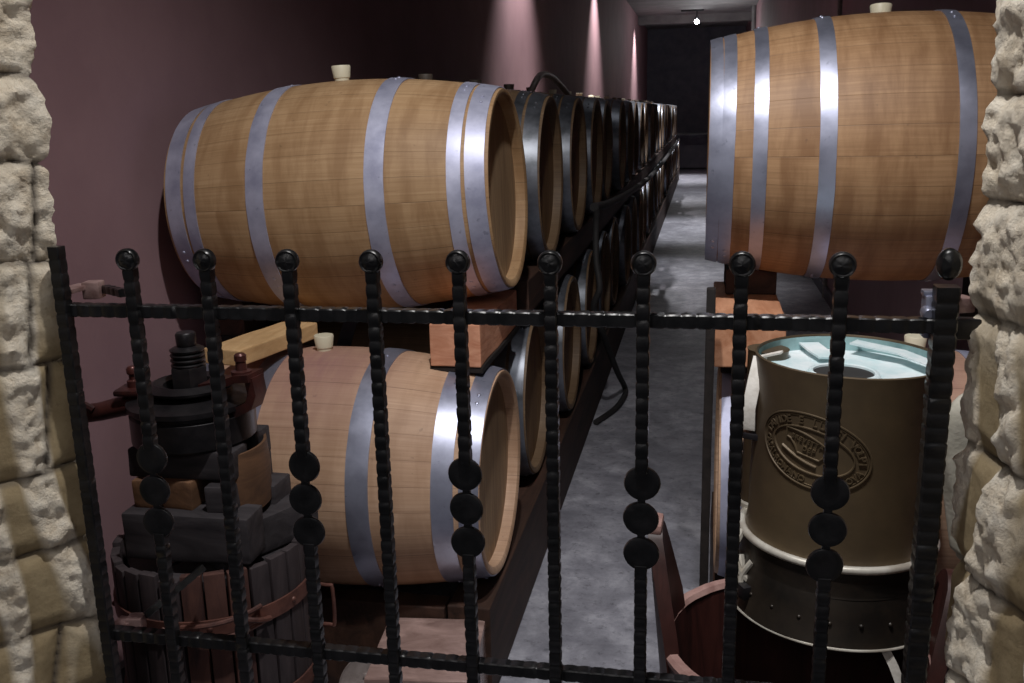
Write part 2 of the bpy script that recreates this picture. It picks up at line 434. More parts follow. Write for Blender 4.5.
def disc_bm(r, th, c, embossed, rz=0):
    bm = NB()
    if embossed:
        prof = [(0.0002, -th*.62), (r*.3, -th*.60), (r*.55, -th*.50), (r*.68, -th*.40), (r*.76, -th*.41), (r*.86, -th*.5), (r*.95, -th*.38), (r, -th*.1), (r*.98, th*.3), (r*.7, th*.5), (0.0002, th*.5)]
    else:
        prof = [(0.0002, -th*.34), (r*.5, -th*.36), (r*.8, -th*.42), (r*.95, -th*.34), (r, 0), (r*.93, th*.4), (0.0002, th*.45)]
    rings = lathe(bm, prof, 28, 'Y')
    if embossed:
        for v in bm.verts:
            if v.co.y < 0: v.co.y += .0016*noise.noise(v.co*230+Vector(c)*9)
    for v in bm.verts: v.co = Matrix.Rotation(rz, 4, 'Z') @ v.co; v.co += Vector(c)
    return bm
for i in range(9):
    X = -.9187+.1394*i+[.002, -.001, .001, 0, -.001, .001, .0, .001, -.001][i]; r_ = random.Random(i)
    bm = NB()
    if i % 2 == 0:
        hammered(bm, (X, 1.4, .1), (X, 1.4, .9), .0195, seed=i); hammered(bm, (X, 1.4, 1.055), (X, 1.4, 1.368), .0195, seed=i+20)
        box(bm, (X, 1.4, .98), (.012, .009, .17))
    else: hammered(bm, (X, 1.4, .1), (X, 1.4, 1.368), .0195, seed=i)
    for v in bm.verts: v.co -= gl
    p = obj('picket', bm, 'iron', gate, 40)
    k = disc_bm(.0190, .016, Vector((X, 1.396, 1.381))-gl, True, r_.uniform(-.12, .12)); obj('knob', k, 'iron', p, 50)
    if i % 2 == 0:
        for q, zz in enumerate((1.038, .979, .920)):
            k = disc_bm(.0285, .012, Vector((X+r_.uniform(-.0015, .0015), 1.398, zz))-gl, False, r_.uniform(-.1, .1)); obj('medallion', k, 'iron', p, 50)
for (X, z1, w, sd) in ((-1.048, 1.402, .021, 51), (.336, 1.352, .031, 52)):
    bm = NB(); hammered(bm, (X, 1.4, .06), (X, 1.4, z1), w, seed=sd, notch=.06)
    for v in bm.verts: v.co -= gl
    st = obj('stile', bm, 'iron', gate, 40)
    if X > 0:
        bm = NB(); solid(bm, [(.0004, -.012), (.012, -.011), (.0165, -.004), (.0165, .006), (.012, .012), (.0004, .012)], 24, 'Y')
        for v in bm.verts: v.co.z *= 1.35; v.co += Vector((X, 1.397, 1.383))-gl
        obj('knob', bm, 'iron', st, 50)
for z in (1.293, .687):
    bm = NB(); hammered(bm, (-1.05, 1.412, z), (.335, 1.412, z), .0215, seed=int(z*100), notch=.07)
    for v in bm.verts: v.co -= gl
    obj('rail', bm, 'iron', gate, 40)
bm = NB(); box(bm, (.330, 1.437, 1.302), (.030, .03, .062), None, .003); box(bm, (.338, 1.44, 1.335), (.05, .022, .008), None, .002)
solid(bm, [(.006, -.012), (.009, -.008), (.009, .008), (.006, .012)], 12, 'Y', (.318, 1.42, 1.31))
for v in bm.verts: v.co -= gl
tag(obj('lock_case', bm, 'zinc_bare', gate, 40), 'bright scuffed steel lock case behind the end of the top rail')
bm = NB(); box(bm, (.365, 1.425, 1.287), (.05, .022, .030), None, .003)
for v in bm.verts: v.co -= gl
obj('latch_bolt', bm, 'iron', gate, 40)
bm = NB(); box(bm, (.366, 1.45, 1.317), (.034, .03, .022), R(20), .003)
for v in bm.verts: v.co -= gl
obj('strike_plate', bm, 'pinkmetal', gate, 40)
for z in (1.315, .668):
    bm = NB(); box(bm, (-1.043, 1.478, z), (.030, .03, .030), R(12), .003)
    box(bm, (-1.062, 1.455, z+.006), (.03, .06, .008), None, .001)
    for v in bm.verts: v.co -= gl
    h = obj('hinge_block', bm, 'pinkmetal', gate, 40); h['label'] = 'scuffed pinkish hinge block'
    bm = NB(); hammered(bm, (-1.03, 1.49, z), (-.955, 1.43, z+.004), .014, seed=3) if z > 1 else hammered(bm, (-1.03, 1.49, z+.01), (-.975, 1.62, z+.05), .014, seed=3)
    for v in bm.verts: v.co -= gl
    obj('hinge_strap', bm, 'iron', gate, 40)

# ------------------------------------------------------------------ barrels
def rad(s, L, Rb, Rh): t = 2*s/L; return Rb-(Rb-Rh)*t*t
def make_barrel(L, Rb, Rh, hoops, mats, bung_x=0, bung_ang=0, seed=0, seg=96, name='wine_barrel'):
    wood, headm, hoopm, bungm = mats
    e = bpy.data.objects.new(name, None); C.objects.link(e); e.empty_display_size = .1
    prof = []; n = 28; th = .026
    for i in range(n+1):
        s = -L/2+L*i/n; prof.append((rad(s, L, Rb, Rh), s))
    prof = [(Rh-.012, -L/2-.0)]+[(Rh-.001, -L/2+.001)]+prof[1:-1]+[(Rh-.001, L/2-.001), (Rh-.012, L/2)]
    ins = [(Rh-.022, L/2-.006), (Rh-.021, L/2-.05), (Rh-.02, L/2-.06)]
    ins2 = [(Rh-.02, -L/2+.06), (Rh-.021, -L/2+.05), (Rh-.022, -L/2+.006)]
    bm = NB(); lathe(bm, prof+ins+ins2, seg, 'X', close=True)
    sh = obj('stave_body', bm, wood, e, 40)
    for sgn in (-1, 1):
        bm = NB(); x = sgn*(L/2-.045)
        solid(bm, [(Rh-.0205, x-.008), (Rh-.0205, x+.008)], seg, 'X'); obj('head', bm, headm, e, 30)
    for hi, (a, c2) in enumerate(hoops):
        bm = NB(); lathe(bm, [(rad(a, L, Rb, Rh)+.0004, a), (rad(a, L, Rb, Rh)+.0032, a), (rad((a+c2)/2, L, Rb, Rh)+.0036, (a+c2)/2), (rad(c2, L, Rb, Rh)+.0032, c2), (rad(c2, L, Rb, Rh)+.0004, c2)], seg, 'X')
        rr = rad((a+c2)/2, L, Rb, Rh)
        rnd = random.Random(seed+hi*3)
        for v in bm.verts:
            ag = atan2(v.co.z, v.co.y); v.co.x += .0022*sin(ag*2+hi+seed)+.0008*noise.noise(Vector((ag*6, hi, seed)))
        if seg > 60:
            for base in (R(200+hi*7+seed*3), R(62+hi*11)):
                for da in (0, .10):
                    an = base+da; tx = (a+c2)/2
                    rg = lathe(bm, [(.0055, 0), (.0045, .002), (.002, .003)], 10, 'Z'); cap(bm, rg[-1])
                    mt = Matrix.Translation((tx, (rr+.0034)*cos(an), (rr+.0034)*sin(an))) @ Matrix.Rotation(an-pi/2, 4, 'X')
                    for ring in rg:
                        for v in ring: v.co = mt @ v.co
        obj('hoop', bm, hoopm, e, 40)
    bm = NB(); z0 = Rb-.006
    solid(bm, [(.021, z0), (.022, z0+.012), (.0245, z0+.014), (.0285, z0+.046), (.027, z0+.049)], 24, 'Z')
    for v in bm.verts: v.co = Matrix.Rotation(bung_ang, 4, 'X') @ v.co; v.co.x += bung_x
    obj('bung', bm, bungm, e, 40)
    return e
H6 = [(-.467, -.415), (-.405, -.368), (-.20, -.147), (.147, .20), (.368, .405), (.415, .467)]
def copy_tree(o, parent=None):
    c = o.copy(); C.objects.link(c)
    if parent: c.parent = parent
    for ch in list(o.children): copy_tree(ch, c)
    return c
UL = make_barrel(.95, .342, .288, H6, ('oak', 'head', 'zinc', 'silicone'), -.012, 0, 1)
UL.location = (-1.031, 2.788, 1.362); UL.rotation_euler = (0, R(-2.3), 0)
tag(UL, 'pale oak barrel with white bung, nearest in the upper row by the mauve wall', 'barrel')
LL = make_barrel(.95, .347, .29, [(-.471, -.421), (-.406, -.35), (-.19, -.13), (.13, .19), (.35, .406), (.421, .471)], ('oak_low', 'head', 'zinc_bare', 'silicone'), -.04, 0, 4)
LL.location = (-1.021, 2.524, .6)
tag(LL, 'wine stained oak barrel beside the basket press, directly under the near upper barrel', 'barrel')
UR = make_barrel(.949, .355, .297, [(-.474, -.442), (-.441, -.409), (-.364, -.33), (-.21, -.171), (.099, .137), (.33, .364), (.409, .474)], ('oak_large', 'head', 'zinc_bare', 'silicone'), -.03, R(-6), 9)
UR.location = (.486, 2.79, 1.479)
[c for c in UR.children if c.name.startswith('bung')][0].scale.z = .955
tag(UR, 'large oak barrel high on the right, above the copper sprayer', 'barrel')
LR = make_barrel(.95, .35, .292, H6, ('oak_low', 'head', 'zinc', 'silicone'), .03, 0, 6)
LR.location = (.53, 2.61, .611)
tag(LR, 'oak barrel with white bung low on the right, hidden mostly behind the copper sprayer', 'barrel')
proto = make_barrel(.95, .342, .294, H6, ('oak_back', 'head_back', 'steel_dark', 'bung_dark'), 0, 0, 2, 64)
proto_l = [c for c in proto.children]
first = True; ORD = ['second', 'third', 'fourth', 'fifth', 'sixth', 'seventh', 'eighth', 'ninth', 'tenth', 'eleventh', 'twelfth', 'thirteenth', 'fourteenth', 'fifteenth', 'sixteenth', 'seventeenth', 'eighteenth', 'nineteenth', 'twentieth', 'twenty-first', 'twenty-second', 'twenty-third', 'twenty-fourth', 'twenty-fifth', 'twenty-sixth']
rb = random.Random(5)
NU, NL = 22, 25
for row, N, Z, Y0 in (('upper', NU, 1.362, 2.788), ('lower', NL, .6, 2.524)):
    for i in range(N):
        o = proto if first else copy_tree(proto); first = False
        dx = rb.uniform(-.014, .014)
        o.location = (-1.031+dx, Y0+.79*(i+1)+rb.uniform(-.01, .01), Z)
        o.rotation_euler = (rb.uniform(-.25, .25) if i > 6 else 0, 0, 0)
        last = i == N-1
        if last: lb = f'oak barrel at the far end of the {row} row along the mauve wall'
        else:
            lb = f'{"dark " if i < 9 else ""}oak barrel, {ORD[i]} from the gate in the {row} row on the left'
        tag(o, lb, 'barrel', f'barrels in the {row} row along the mauve wall')
        for ch in o.children:
            if ch.name.startswith('bung'):
                if row == 'upper' and i in (4, 5, 6, 7, 8, 9, 12): ch.data = [c for c in UL.children if c.name.startswith('bung')][0].data
                if row == 'upper': ch.scale = (1, 1, 1)

# ------------------------------------------------------------------ racks and timbers
rk = empty('barrel_rack', (-1.03, 2.3, 0), 'low dark timber rack carrying the lower row of barrels on the left', 'rack')
def rp(name, c, s, mat, par, amp=.003, freq=8, cuts=6, rot=None):
    bm = rough_box(c, s, amp, freq, cuts, .004, rot)
    for v in bm.verts: v.co -= Vector(par.location)
    return obj(name, bm, mat, par)
rp('long_beam', (-.602, 12.6, .145), (.12, 20.6, .285), 'beam', rk, .004)
rp('long_beam', (-1.45, 12.6, .145), (.12, 20.6, .285), 'beam', rk, .004)
rp('cross_beam', (-1.03, 2.335, .14), (.72, .07, .28), 'beam', rk)
for k in range(1, 8): rp('cross_beam', (-1.03, 2.335+.79*k*3-.2, .07), (.72, .1, .12), 'beam', rk)
rk2 = empty('barrel_rack', (.5, 2.3, 0), 'dark timber rack under the barrels on the right of the aisle', 'rack')
rp('long_beam', (.12, 2.75, .145), (.13, .95, .285), 'beam', rk2); rp('long_beam', (.93, 2.75, .145), (.12, .95, .285), 'beam', rk2)
pb = rough_box((0, 0, .59), (.022, .03, 1.18), .001); tag(obj('wooden_post', pb, 'shim', None, 40, (.026, 2.31, 0)), 'thin black upright post at the aisle end of the right hand rack', 'post')
def timber(label, c, s, mat, rot=None, shim=None, endmat=None, group=None, shims=()):
    e = empty('timber_beam', (c[0], c[1]-s[1]/2, c[2]-s[2]/2), label, 'timber', group)
    rp('beam_body', c, s, mat, e, .003, 8, 6, rot)
    for (q, sz, m2) in shims: rp('shim', q, sz, m2, e, .002)
    return e
timber('reddish squared timber end between the two near barrels on the left, over a black shim', (-.652, 2.72, .985), (.140, .54, .118), 'pine_end', shims=[((-.652, 2.73, .9165), (.15, .55, .019), 'shim')])
timber('dark beam running back between the stacked rows, on the aisle side', (-.632, 12.15, .985), (.12, 18.0, .118), 'beam', shims=[((-.632, 12.15, .9165), (.10, 18.0, .019), 'shim')])
timber('pale plank jutting toward the gate behind the press screw, under the upper barrel', (-1.205, 2.44, .985), (.115, .36, .045), 'pine', R(-12))
timber('dark beam between the stacked rows, on the wall side', (-1.45, 12.0, 1.0), (.11, 18.6, .12), 'beam', shims=[((-1.45, 12.0, .92), (.10, 18.6, .04), 'shim')])
timber('orange brown timber end under the left end of the large right barrel', (.126, 2.68, 1.022), (.172, .56, .122), 'pine_red', shims=[((.128, 2.72, .935), (.14, .4, .05), 'shim'), ((.14, 2.86, 1.12), (.14, .25, .07), 'beam')])
timber('dark timber under the far right end of the large right barrel', (.84, 2.7, 1.04), (.13, .7, .2), 'beam', shims=[((.84, 2.7, .92), (.12, .5, .04), 'shim')])
b = rough_box((0, 0, .125), (.27, .30, .25), .004, 8, 8, .006)
o = obj('wooden_block', b, 'block', None, 30, (-.675, 2.145, 0)); tag(o, 'pinkish varnished wooden block with bright glints on the floor before the rack', 'block')
o.rotation_euler = (0, 0, R(6))

# ------------------------------------------------------------------ basket press
px, py = -1.083, 1.85
pr = empty('basket_press', (px, py, 0), 'old dark basket wine press with rusty hoops and iron screw, behind the gate', 'wine press')
def pobj(name, bm, mat, par=pr, smooth=40, base=(px, py, 0)):
    for v in bm.verts: v.co -= Vector(base)
    return obj(name, bm, mat, par, smooth)
# basket of staves (stand-apart slats are pattern of one part each: 26 slats)
for k in range(28):
    a = 2*pi*k/28+.06; rz = random.Random(k)
    top = .676+rz.uniform(-.008, .006)
    bm = NB(); box(bm, (0, 0, (top+.12)/2), (.019, .0425, top-.12), None, .003)
    es = [e for e in bm.edges if e.calc_length() > .2]
    bmesh.ops.subdivide_edges(bm, edges=es, cuts=6)
    jitter(bm, .0012, 20, k)
    m = Matrix.Translation((px, py, 0)) @ Matrix.Rotation(a, 4, 'Z') @ Matrix.Translation((.206, 0, 0))
    for v in bm.verts: v.co = m @ v.co
    pobj('basket_slat', bm, 'press_red' if k in (22, 23, 24, 14, 5) else 'press_wood')
for z, h in ((.562, .036), (.345, .036), (.17, .036)):
    bm = NB(); lathe(bm, [(.216, z-h/2), (.2205, z-h/2), (.2212, z), (.2205, z+h/2), (.216, z+h/2)], 72, 'Z', (px, py, 0), close=True)
    for k in range(14):
        a = 2*pi*k/14+.2; rg = lathe(bm, [(.0065, 0), (.005, .003), (.002, .0045)], 8, 'Z'); cap(bm, rg[-1])
        m = Matrix.Translation((px+.221*cos(a), py+.221*sin(a), z)) @ Matrix.Rotation(a, 4, 'Z') @ Matrix.Rotation(pi/2, 4, 'Y')
        for ring in rg:
            for v in ring: v.co = m @ v.co
    hp = pobj('iron_hoop', bm, 'rust_hoop')
    if z > .2:   # clasp: an eye strap and two hooked rods lying over the hoop on the aisle side
        def arc(a0, a1, z0, z1, r=.228, n=12): return [(px+(r+.012*sin(pi*i/n))*cos(a0+(a1-a0)*i/n), py+(r+.012*sin(pi*i/n))*sin(a0+(a1-a0)*i/n), z0+(z1-z0)*i/n) for i in range(n+1)]
        bm = NB(); tube(bm, arc(R(-80), R(-38), z+.012, z+.028), .0055, 8); tube(bm, arc(R(-78), R(-34), z-.024, z-.006), .0055, 8)
        a = R(-36); tube(bm, arc(R(-52), R(-34), z+.022, z-.006, .232), .006, 8)
        pobj('clasp', bm, 'rust_hoop', hp)
bm = NB(); tube(bm, [(-.925, 1.995, .495), (-.87, 1.985, .497), (-.858, 1.985, .49), (-.858, 1.985, .40), (-.87, 1.985, .392), (-.92, 1.99, .39)], .0048, 8, 3)
pobj('carrying_handle', bm, 'rust_hoop')
# tray and legs
bm = NB(); lathe(bm, [(.0005, .085), (.25, .085), (.26, .12), (.265, .12), (.255, .07), (.0005, .07)], 48, 'Z', (px, py, 0)); pobj('juice_tray', bm, 'iron_head')
for a in (R(20), R(140), R(260)):
    bm = NB(); tube(bm, [(px+.2*cos(a), py+.2*sin(a), .075), (px+.24*cos(a), py+.24*sin(a), .0)], .018, 8); pobj('leg', bm, 'iron_head')
# pressing boards (two half discs) and blocks
for s_ in (-1, 1):
    bm = NB(); pts = [(.180*cos(t), .180*sin(t)) for t in [pi*k/18 for k in range(19)]]
    lo = [bm.verts.new((x, y+.006, .61)) for x, y in pts]; hi = [bm.verts.new((x, y+.006, .652)) for x, y in pts]
    cap(bm, lo); cap(bm, hi)
    for k in range(19): bm.faces.new((lo[k], lo[(k+1) % 19], hi[(k+1) % 19], hi[k]))
    m = Matrix.Translation((px, py, 0)) @ Matrix.Rotation(R(70)+(pi if s_ < 0 else 0), 4, 'Z')
    for v in bm.verts: v.co = m @ v.co
    pobj('pressing_board', bm, 'press_block')
def blk(c, s, mat, rz=0, amp=.0025):
    bm = rough_box(c, s, amp, 10, 4, .006, R(rz)); return pobj('pressing_block', bm, mat)
blk((-1.062, 1.745, .735), (.285, .085, .105), 'press_block', 2)
blk((-1.075, 1.935, .735), (.275, .085, .105), 'press_block', -2)
blk((-.955, 1.85, .70), (.07, .26, .085), 'press_block', -28)
blk((-1.165, 1.85, .818), (.062, .235, .066), 'press_orange', 2)
blk((-1.085, 1.85, .818), (.075, .23, .066), 'press_orange', -3)
blk((-1.00, 1.85, .815), (.060, .24, .060), 'press_block', 4)
blk((-1.085, 1.79, .882), (.245, .075, .064), 'press_block', 0)
blk((-1.085, 1.915, .882), (.235, .075, .064), 'press_block', 0)
bm = NB(); lathe(bm, [(.135, .76), (.141, .76), (.144, .84), (.139, .90), (.133, .90)], 24, 'Z', (px+.0, py, 0), a0=R(-38), a1=R(40), close=True)
pobj('curved_cheek', bm, 'press_orange')
# cast iron head
zx, zy = -1.097, 1.85
bm = NB(); solid(bm, [(.128, .914), (.134, .920), (.134, .978), (.127, .983), (.127, .990), (.138, .993), (.138, 1.004), (.105, 1.014), (.060, 1.018)], 48, 'Z', (zx, zy, 0)); pobj('ratchet_head', bm, 'iron_head')
bm = NB(); lathe(bm, [(.050, 1.012), (.052, 1.02), (.074, 1.022), (.092, 1.03), (.095, 1.036), (.074, 1.046), (.055, 1.040)], 40, 'Z', (zx, zy-.005, 0), close=True); pobj('collar_ring', bm, 'iron_head')
bm = NB(); solid(bm, [(.040, 1.01), (.042, 1.075), (.040, 1.078)], 6, 'Z', (zx, zy, 0)); pobj('hex_nut', bm, 'iron_head')
bm = NB()
prof = [(.034, 1.072)]
for k in range(4): prof += [(.036, 1.078+k*.011), (.037, 1.082+k*.011), (.031, 1.086+k*.011)]
prof += [(.020, 1.122), (.021, 1.124), (.022, 1.148), (.019, 1.152)]
solid(bm, prof, 32, 'Z', (zx, zy, 0)); pobj('screw', bm, 'iron_head')
# left lever socket and right lug
bm = NB(); tube(bm, [(zx-.07, zy-.01, 1.0), (-1.22, 1.825, .995), (-1.30, 1.815, .975), (-1.42, 1.81, .955)], [.030, .024, .021, .021], 16)
box(bm, (-1.205, 1.83, 1.024), (.10, .07, .014), R(8), .006)
for v in bm.verts: pass
arm = pobj('lever_socket', bm, 'iron_arm')
bm = NB(); solid(bm, [(.014, 1.03), (.0145, 1.045), (.009, 1.048), (.009, 1.058), (.013, 1.062), (.013, 1.072), (.009, 1.077)], 14, 'Z', (-1.222, 1.83, 0)); pobj('pin', bm, 'iron_arm', arm)
bm = NB(); tube(bm, [(-1.36, 1.79, 1.0), (-1.33, 1.79, 1.0), (-1.305, 1.795, .985)], .008, 8, 3); pobj('pawl', bm, 'iron_arm', arm)
bm = NB()
strip(bm, [(zx+.04, zy, 1.035), (-1.0, 1.835, 1.048), (-.96, 1.825, 1.064), (-.925, 1.82, 1.068)], .062, .016, (0.1, 1, 0))
strip(bm, [(-.930, 1.82, 1.066), (-.925, 1.82, 1.03), (-.935, 1.82, 1.005), (-.975, 1.825, .985)], .045, .02, (0.1, 1, 0))
lug = pobj('lever_lug', bm, 'iron_arm')
bm = NB(); solid(bm, [(.022, 1.070), (.022, 1.078), (.012, 1.08), (.011, 1.098), (.013, 1.10), (.013, 1.112), (.009, 1.116)], 14, 'Z', (-.957, 1.82, 0)); pobj('pin', bm, 'iron_arm', lug)
# round tin lid leaning on rack
bm = NB(); solid(bm, [(.0005, -.004), (.080, -.004), (.085, -.008), (.088, -.006), (.088, .006), (.0005, .006)], 48, 'Y')
box(bm, (-.012, -.008, .03), (.018, .006, .012), None, .001)
o = obj('round_lid', bm, 'tin', None, 40, (-.895, 2.04, .185)); o.rotation_euler = (R(-32), 0, R(8)); tag(o, 'round worn tin lid leaning low behind the basket press', 'lid')
o.location = (-.86, 2.2, .08)

# ------------------------------------------------------------------ copper sprayer
cx, cy, cr = .300, 2.035, .189
sp_ = empty('copper_sprayer', (cx, cy, .53), 'old copper vineyard sprayer tank with embossed oval maker mark, standing on the red tub', 'sprayer', rot=(0, R(1.0), 0))
def sobj(name, bm, mat, par=sp_, smooth=40):
    for v in bm.verts: v.co -= Vector((cx, cy, .53))
    return obj(name, bm, mat, par, smooth)
def dent(a, z): return 1+.006*sin(3*a+z*4)+.004*noise.noise(Vector((cos(a)*2, sin(a)*2, z*5)))
bm = NB(); lathe(bm, [(cr+.006, .70), (cr+.003, .712), (cr, .74), (cr-.001, .9), (cr, 1.07), (cr+.002, 1.091), (cr-.002, 1.093), (cr-.004, 1.088), (cr-.005, 1.05)], 96, 'Z', (cx, cy, 0), rfn=dent)
tank = sobj('tank', bm, 'copper')
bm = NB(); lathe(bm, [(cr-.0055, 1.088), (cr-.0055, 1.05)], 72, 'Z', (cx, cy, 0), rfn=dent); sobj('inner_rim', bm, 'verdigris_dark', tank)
bm = NB(); hx, hy = .285, 2.0
# lid : dished plate with a round filler neck
rings = []
def lidz(x, y):
    d = sqrt((x-cx)**2+(y-cy)**2)/cr; return 1.058-.004*(1-d*d)+.002*noise.noise(Vector((x*14, y*14, 0)))
for r in [0.002, .03, .06, .09, .12, .15, .17, .183]:
    ring = [bm.verts.new((cx+r*cos(2*pi*k/64), cy+r*sin(2*pi*k/64), lidz(cx+r*cos(2*pi*k/64), cy+r*sin(2*pi*k/64)))) for k in range(64)]
    if rings:
        for k in range(64): bm.faces.new((rings[-1][k], rings[-1][(k+1) % 64], ring[(k+1) % 64], ring[k]))
    rings.append(ring)
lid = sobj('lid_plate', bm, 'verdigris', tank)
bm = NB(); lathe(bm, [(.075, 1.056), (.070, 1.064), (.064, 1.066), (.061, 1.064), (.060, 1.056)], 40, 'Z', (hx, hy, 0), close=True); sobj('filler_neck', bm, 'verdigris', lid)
bm = NB(); solid(bm, [(.0605, 1.0560), (.0605, 1.0600)], 36, 'Z', (hx, hy, 0)); sobj('filler_hole', bm, 'black', lid)
bm = NB(); strip(bm, [(.235, 2.20, 1.074), (.25, 2.15, 1.070), (.27, 2.10, 1.066)], .045, .004, (1, .2, 0)); strip(bm, [(.33, 2.19, 1.083), (.42, 2.12, 1.080), (.47, 2.02, 1.078)], .04, .004, (.5, .8, 0)); sobj('lid_brace', bm, 'verdigris', lid)
bm = NB(); rr = .0085; lathe(bm, [(cr+.012+rr*cos(t), .700+rr*sin(t)) for t in [2*pi*k/10 for k in range(10)]], 96, 'Z', (cx, cy, 0), close=True); sobj('solder_bead', bm, 'solder', tank)
bm = NB(); lathe(bm, [(cr+.010, .694), (cr+.013, .67), (cr+.010, .64), (cr+.012, .635)], 96, 'Z', (cx, cy, 0)); band = sobj('base_band', bm, 'copper_dark')
bm = NB(); lathe(bm, [(cr+.011, .637), (cr+.022, .60), (cr+.030, .545), (cr+.034, .538), (cr+.034, .532), (cr+.028, .532), (cr+.02, .56)], 96, 'Z', (cx, cy, 0), rfn=dent); sk = sobj('base_skirt', bm, 'copper_dark')
bm = NB(); rr = .003; lathe(bm, [(cr+.034+rr*cos(t), .536+rr*sin(t)) for t in [2*pi*k/8 for k in range(8)]], 96, 'Z', (cx, cy, 0), close=True); sobj('skirt_edge', bm, 'solder', sk)
bm = NB(); solid(bm, [(cr+.0, .60), (cr+.0, .604)], 48, 'Z', (cx, cy, 0)); sobj('bottom_plate', bm, 'black', sk)
bm = NB()
for k in range(22):
    a = 2*pi*k/22; z = .585; r0 = cr+.0245
    rg = lathe(bm, [(.005, -.001), (.004, .002), (.0015, .0035)], 8, 'Z'); cap(bm, rg[-1])
    m = Matrix.Translation((cx+r0*cos(a), cy+r0*sin(a), z)) @ Matrix.Rotation(a, 4, 'Z') @ Matrix.Rotation(pi/2, 4, 'Y')
    for ring in rg:
        for v in ring: v.co = m @ v.co
sobj('rivet', bm, 'copper_dark', sk)
# back saddle tank section, valve, straps
bm = NB(); solid(bm, [(.040, .70), (.044, .71), (.044, 1.07), (.046, 1.075)], 32, 'Z', (.142, 2.13, 0)); pump = sobj('pump_cylinder', bm, 'copper')
bm = NB(); lathe(bm, [(.045, .702), (.050, .706), (.050, .716), (.045, .72)], 32, 'Z', (.142, 2.13, 0), close=True); sobj('pump_collar', bm, 'solder', pump)
bm = NB(); strip(bm, [(.118, 2.02, 1.083), (.108, 1.995, 1.04), (.098, 1.98, .98), (.100, 1.99, .93)], .028, .004, (1, -.35, 0)); strip(bm, [(.118, 2.02, 1.083), (.16, 2.0, 1.10)], .02, .004, (.3, 1, 0)); sobj('shoulder_strap', bm, 'strap')
bm = NB(); tube(bm, [(.10, 1.99, .70), (.082, 1.97, .66), (.095, 1.955, .62), (.118, 1.95, .60)], .009, 8, 4); tube(bm, [(.095, 1.99, .64), (.10, 1.965, .60), (.085, 1.955, .575)], .012, 8, 4)
tube(bm, [(.12, 1.95, .645), (.10, 1.95, .61), (.10, 1.94, .585)], .007, 8, 4); sobj('valve', bm, 'solder')
bm = NB(); box(bm, (.112, 1.935, .585), (.035, .03, .03), R(30), .004); sobj('valve_block', bm, 'iron_head')
bm = NB(); box(bm, (.11, 2.0, .915), (.045, .03, .014), R(-25), .003); sobj('strap_bracket', bm, 'iron_head')
bm = NB(); solid(bm, [(.010, -.02), (.018, -.018), (.018, -.008), (.012, -.006), (.012, .03)], 20, 'Y', (.455, 1.90, .70)); sobj('outlet_fitting', bm, 'tin')
bm = NB(); strip(bm, [(.375, 1.845, .545), (.40, 1.83, .50), (.425, 1.82, .44), (.43, 1.82, .39)], .018, .004, (1, 0, .3)); sobj('hanging_strap', bm, 'strap')
# embossed oval mark
TH0 = R(-90-27); ZC0 = .932; ROT = R(-11)
def onto(u, v, h):   # u,v metres on the tank skin about the oval centre
    uu = u*cos(ROT)-v*sin(ROT); vv = u*sin(ROT)+v*cos(ROT)
    a = TH0+uu/cr; r = cr*dent(a, ZC0+vv)+h
    return Vector((cx+r*cos(a), cy+r*sin(a), ZC0+vv))
bm = NB()
def oval(a, b_, w=.0022, t0=0, t1=2*pi, h=.0022):
    n = 96; rs = []
    for k in range(n+1):
        t = t0+(t1-t0)*k/n; p = Vector((a*cos(t), b_*sin(t))); q = Vector((-a*sin(t), b_*cos(t))).normalized(); nn = Vector((q.y, -q.x))
        rs.append([bm.verts.new(onto(*(p+nn*d), hh)) for d, hh in ((-w, -.001), (-w*.5, h), (w*.5, h), (w, -.001))])
    for A, B in zip(rs, rs[1:]):
        for k in range(3): bm.faces.new((A[k], A[k+1], B[k+1], B[k]))
oval(.118, .074); oval(.113, .069, .001, h=.001); oval(.086, .045)
def line2(pts, w=.0022, h=.0025):
    rs = []
    for i, p in enumerate(pts):
        p = Vector(p); t = (Vector(pts[min(len(pts)-1, i+1)])-Vector(pts[max(0, i-1)])).normalized(); nn = Vector((-t.y, t.x))
        rs.append([bm.verts.new(onto(*(p+nn*d), hh)) for d, hh in ((-w, -.001), (-w*.4, h), (w*.4, h), (w, -.001))])
    for A, B in zip(rs, rs[1:]):
        for k in range(3): bm.faces.new((A[k], A[k+1], B[k+1], B[k]))
line2([(-.060+.012*k, .030+.001*math.sin(k*.4)*4-.0006*k*k*.4) for k in range(9)])
line2([(-.062+.010*k, -.012-.016*sin(pi*k/10*.6)) for k in range(9)], .003, .003)
line2([(-.060, .030), (-.056, .012), (-.046, .010), (-.034, .000), (-.026, -.012), (.02, -.013), (.028, -.002), (.03, .010)])
def glyph(ch, size):
    cu = bpy.data.curves.new('g', 'FONT'); cu.body = ch; cu.size = size; cu.extrude = 0; cu.resolution_u = 3; cu.offset = size*.012
    o = bpy.data.objects.new('g', cu); C.objects.link(o); dg = bpy.context.evaluated_depsgraph_get()
    me = bpy.data.meshes.new_from_object(o.evaluated_get(dg)); bpy.data.objects.remove(o); bpy.data.curves.remove(cu); return me
